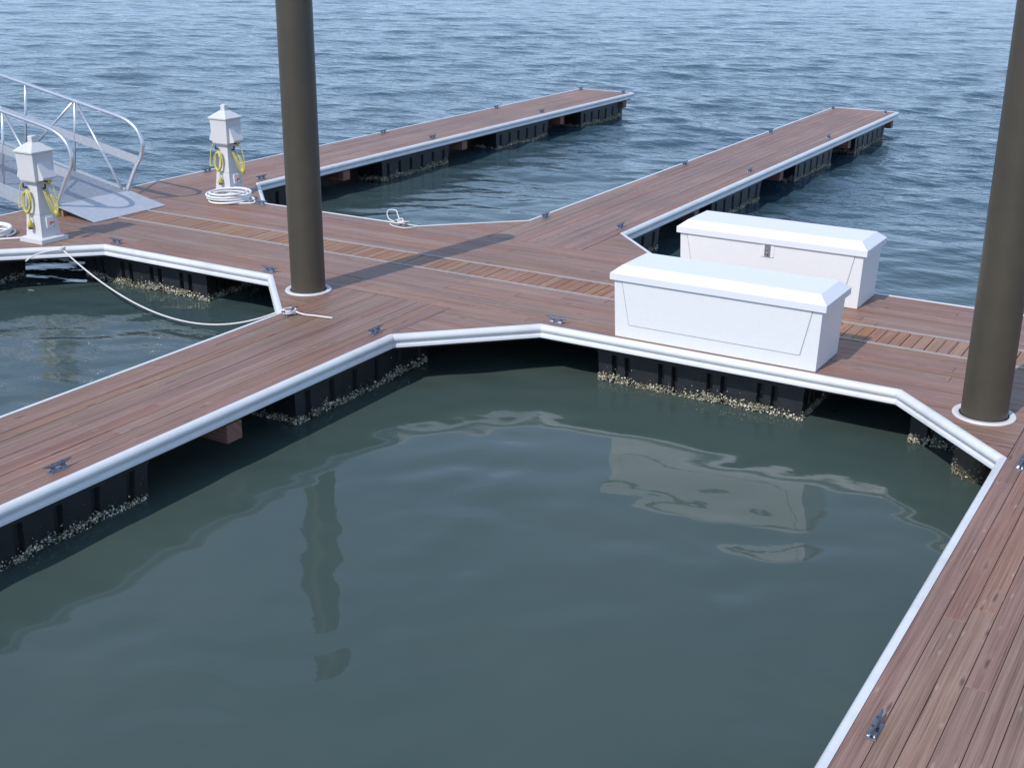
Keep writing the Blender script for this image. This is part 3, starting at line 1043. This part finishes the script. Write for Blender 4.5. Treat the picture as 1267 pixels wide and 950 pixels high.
# wheels / rest block under the near corner
bm = bmesh.new()
box(bm, -.02, .06, YNr + .02, YNr + .08, .003, .09)
bevel_all(bm, .01, 2)
mesh_obj('rest_block', bm, plain('tan_block', (.30, .21, .12), .6), gw)
for y in (YNr, YFr):
    path = smooth_path([(-11.79, y, .13), (-11.70, y, .27), (-11.60, y, .43), (-11.49, y, .58), (-11.455, y, .70), (-11.49, y, .83), (-11.585, y, .925), (-11.73, y, .990), (-11.95, y, 1.037), (-12.20, y, 1.078)], 6)
    path += [Vector((-13.0, y, 1.078 + .8 * SL)), Vector((-16.0, y, 1.078 + 3.8 * SL)), Vector((Xend, y, 1.078 + (-12.20 - Xend) * SL))]
    bm = bmesh.new()
    tube(bm, [rel(p) for p in path], .025, 14)
    fix(bm)
    mesh_obj('handrail', bm, M['alu'], gw, smooth=True)
    # knee band: flat plate parallel to the ramp
    bm = bmesh.new()
    x0 = -11.60
    z0 = .465
    loft(bm, [[(x0 + .035 - GX, yy, z0 + .0), (x0 + .035 - GX + .02, yy, z0 + .095), (Xend - GX, yy, z0 + .095 + (x0 - Xend) * SL), (Xend - GX, yy, z0 + (x0 - Xend) * SL)] for yy in (y - .008, y + .008)])
    bevel_all(bm, .003, 1); fix(bm)
    mesh_obj('knee_band', bm, M['alu_flat'], gw)
    # posts square to the ramp, diagonals
    xs = -12.69
    while xs > Xend + 1:
        zb = gz(xs)
        xt = xs + .86 * SL
        zt = 1.078 + (-12.20 - xt) * SL - .01
        bm = bmesh.new()
        tube(bm, [rel((xs, y, zb)), rel((xt, y, zt))], .015, 10)
        mesh_obj('post', bm, M['alu'], gw, smooth=True)
        # diagonals alternate
        kk = round((-12.69 - xs) / .87)
        if kk % 2 == 0:
            xa = xs + .78
            bm = bmesh.new()
            if kk == 0:
                tube(bm, [rel((xt + .04, y, zt - .03)), rel((-11.88, y, .14))], .015, 10)
            else:
                tube(bm, [rel((xt + .04, y, zt - .03)), rel((xs + .82, y, gz(xs + .82) + .02))], .015, 10)
            mesh_obj('brace', bm, M['alu'], gw, smooth=True)
            bm = bmesh.new()
            tube(bm, [rel((xt - .05, y, zt - .02)), rel((xs - .82, y, gz(xs - .82) + .02))], .015, 10)
            mesh_obj('brace', bm, M['alu'], gw, smooth=True)
        xs -= .87

# ------------------------------------------------------------------ water
def sstep(a, b, x):
    t = np.clip((x - a) / (b - a), 0, 1)
    return t * t * (3 - 2 * t)
def axis(segs):
    out = [segs[0][0]]
    for lo, hi, d0, d1 in segs:
        x = lo
        while x < hi - 1e-6:
            t = (x - lo) / (hi - lo)
            x = min(hi, x + d0 + (d1 - d0) * t)
            out.append(x)
    return np.array(out)
xs = axis([(-4000, -200, 700, 60), (-200, -75, 15, 1.2), (-75, -14, 0.28, 0.13), (-14, 3, 0.05, 0.05), (3, 20, 0.15, 1.5), (20, 200, 3, 20), (200, 4000, 60, 700)])
ys = axis([(-4000, -200, 700, 60), (-200, 0, 20, 1), (0, 12, 0.05, 0.05), (12, 28, 0.06, 0.11), (28, 75, 0.12, 0.3), (75, 200, 0.6, 15), (200, 4000, 60, 700)])
X, Y = np.meshgrid(xs, ys)
dxs = np.gradient(xs); dys = np.gradient(ys)
SP = np.maximum(dxs[None, :], dys[:, None])
# shelter: open water choppy, slips calm
chop = np.ones_like(X)
near = 1 - sstep(9.5, 11.0, Y)
front = 0.16
left = 0.45
far3 = 0.45 + 0.55 * sstep(12, 24, Y)
rightB = 0.55 + 0.45 * sstep(11, 20, Y)
leftA = 1.0
nearv = front + (left - front) * (1 - sstep(-7.0, -6.0, X)) + (.9 - left) * (1 - sstep(-12.4, -11.2, X))
farv = rightB + (far3 - rightB) * (1 - sstep(-7.1, -6.0, X)) + (leftA - far3) * (1 - sstep(-12.3, -11.2, X))
chop = nearv * near + farv * (1 - near)
H = np.zeros_like(X)
rng = np.random.RandomState(11)
ncomp = 96
wind = R(298)
PATCH = 0.45 + 0.55 * np.clip(1.1 * (np.sin(0.9 * X + 1.7 * Y + .6) * np.sin(1.9 * X - 0.8 * Y + 2.2) + 0.5 * np.sin(3.1 * X + 2.3 * Y)) + 0.45, 0, 1.6)
for i in range(ncomp):
    lam = 0.24 * (19.0 ** (i / (ncomp - 1)))
    th = wind + rng.normal(0, 0.42)
    k_ = 2 * math.pi / lam
    slope = 0.0185 * (1.2 if lam < 1.1 else (0.75 if lam < 1.8 else 0.42))
    amp = slope / k_
    fade = np.clip((lam / SP - 3.0) / 3.0, 0, 1)
    # long waves die out inside the slips, short ripples survive a little
    calm = np.clip((1 - chop) * 1.25, 0, 1)
    w = 1.25 * PATCH if lam < 0.75 else 0.55
    shelter = chop * (1 - calm * (1 - w)) if lam < 1.9 else chop ** 1.1
    ph = rng.uniform(0, 6.283)
    arg = k_ * (X * math.cos(th) + Y * math.sin(th)) + ph
    H += amp * fade * shelter * (np.sin(arg) + 0.18 * np.sin(2 * arg + 1.3))
# cross ripples bouncing between the floats inside the calm slips
CALM = np.clip((0.8 - chop) * 2.0, 0, 1)
for i in range(34):
    lam = 0.25 * (3.4 ** (i / 33))
    th = rng.uniform(0, 6.283)
    k_ = 2 * math.pi / lam
    amp = 0.0066 / k_ * (1 + 1.2 * (chop - 0.17))
    fade = np.clip((lam / SP - 3.0) / 3.0, 0, 1)
    H += amp * fade * CALM * PATCH * np.sin(k_ * (X * math.cos(th) + Y * math.sin(th)) + rng.uniform(0, 6.283))
nx_, ny_ = len(xs), len(ys)
co = np.stack([X, Y, WATER_Z + H], -1).reshape(-1, 3).astype(np.float32)
idx = np.arange(nx_ * ny_).reshape(ny_, nx_)
quads = np.stack([idx[:-1, :-1], idx[:-1, 1:], idx[1:, 1:], idx[1:, :-1]], -1).reshape(-1, 4).astype(np.int32)
me = bpy.data.meshes.new('water')
me.vertices.add(len(co)); me.vertices.foreach_set('co', co.ravel())
me.loops.add(quads.size); me.loops.foreach_set('vertex_index', quads.ravel())
me.polygons.add(len(quads))
me.polygons.foreach_set('loop_start', np.arange(0, quads.size, 4, dtype=np.int32))
me.polygons.foreach_set('use_smooth', np.ones(len(quads), dtype=bool))
me.update()
at = me.attributes.new('chop', 'FLOAT', 'POINT')
at.data.foreach_set('value', chop.astype(np.float32).ravel())
water = bpy.data.objects.new('water', me)
col.objects.link(water)
water['kind'] = 'structure'

m, nt, b = new_mat('harbour_water')
g = N(nt)
geo = g.add('ShaderNodeNewGeometry').outputs['Position']
ch = g.add('ShaderNodeAttribute', attribute_name='chop').outputs['Fac']
silt = g.noise(geo, 0.35, 4, 0.6)
c = g.ramp(silt, [(0.3, (0.050, 0.077, 0.071)), (0.7, (0.064, 0.090, 0.079))])
c = g.mix(g.ramp(ch, [(0.3, 0), (0.9, 1)]), c, (0.036, 0.072, 0.098))
g.link(c, b.inputs['Base Color'])
b.inputs['Roughness'].default_value = 0.02
b.inputs['IOR'].default_value = 1.333
b.inputs['Specular IOR Level'].default_value = 0.5
rot = g.add('ShaderNodeMapping'); rot.inputs['Rotation'].default_value = (0, 0, R(-18)); rot.inputs['Scale'].default_value = (0.55, 1.0, 1)
g.link(geo, rot.inputs['Vector'])
r1 = g.noise(rot.outputs['Vector'], 3.2, 3, 0.55)
r2 = g.noise(rot.outputs['Vector'], 11.0, 3, 0.6)
h = g.math('ADD', g.math('MULTIPLY', r1, 0.062), g.math('MULTIPLY', r2, 0.014))
st = g.math('MULTIPLY', g.math('POWER', ch, 2.2), 1.0)
g.link(g.bump(h, st, 1.0), b.inputs['Normal'])
me.materials.append(m)

# sea bed so that nothing floats over a void
bm = bmesh.new()
bmesh.ops.create_grid(bm, x_segments=4, y_segments=4, size=4000)
sb = mesh_obj('seabed', bm, plain('silt', (0.06, 0.06, 0.045), 0.9), None, loc=(0, 0, -4.0))
sb['kind'] = 'structure'

# ------------------------------------------------------------------ light
world = bpy.data.worlds.new('World')
scene.world = world
world.use_nodes = True
wn = world.node_tree
bg = wn.nodes['Background']
sky = wn.nodes.new('ShaderNodeTexSky')
sky.sky_type = 'NISHITA'
sky.sun_disc = False
SUN_EL = R(46.5)
sdir = Vector((-0.145, -1.0, 0)).normalized()      # towards the sun, horizontally
sky.sun_elevation = SUN_EL
sky.sun_rotation = math.atan2(sdir.x, sdir.y)
sky.air_density = 1.0
sky.dust_density = 0.6
sky.ozone_density = 4.0
bg.inputs['Strength'].default_value = 0.15
W_ = N(wn)
# thin bright haze and cirrus, denser towards the horizon
tcw = W_.add('ShaderNodeTexCoord').outputs['Generated']
sx = W_.add('ShaderNodeSeparateXYZ')
W_.link(tcw, sx.inputs[0])
cl_ = W_.noise(W_.mapv(tcw, (2.0, 2.0, 6.0)), 1.6, 5, 0.6, 0.6)
clf = W_.ramp(cl_, [(0.38, 0.0), (0.72, 1.0)])
hz = W_.ramp(sx.outputs['Z'], [(0.0, 0.78), (0.14, 0.60), (0.40, 0.28), (1.0, 0.08)])
fac = W_.math('ADD', W_.math('MULTIPLY', clf, 0.22), hz, True)
skyc = W_.mix(fac, sky.outputs['Color'], (4.7, 6.5, 9.3))
wn.links.new(skyc, bg.inputs['Color'])
sl = bpy.data.lights.new('sun', 'SUN')
sl.energy = 3.15
sl.angle = R(0.55)
sl.color = (1.0, 0.965, 0.92)
so = bpy.data.objects.new('sun', sl)
col.objects.link(so)
d = Vector((sdir.x * math.cos(SUN_EL), sdir.y * math.cos(SUN_EL), math.sin(SUN_EL)))
so.rotation_euler = d.to_track_quat('Z', 'Y').to_euler()

# ------------------------------------------------------------------ camera
cam = bpy.data.cameras.new('camera')
cam.sensor_fit = 'HORIZONTAL'
cam.sensor_width = 36
cam.lens = 1559.1 / 1267 * 36
cam.clip_end = 10000
cam.clip_start = 0.05
co_ = bpy.data.objects.new('camera', cam)
col.objects.link(co_)
p, yaw, roll = R(20.0803), R(-30.803), R(0.38426)
fw = Vector((math.cos(p) * math.sin(yaw), math.cos(p) * math.cos(yaw), -math.sin(p)))
right = Vector((math.cos(yaw), -math.sin(yaw), 0))
up = right.cross(fw)
rr = right * math.cos(roll) + up * math.sin(roll)
uu = up * math.cos(roll) - right * math.sin(roll)
mat = Matrix((rr, uu, -fw)).transposed().to_4x4()
mat.translation = Vector((0, 0, 3.2))
co_.matrix_world = mat
scene.camera = co_

scene.view_settings.view_transform = 'Standard'
scene.view_settings.look = 'None'
scene.view_settings.exposure = 0.0
scene.view_settings.gamma = 1.0
scene.render.engine = 'CYCLES'
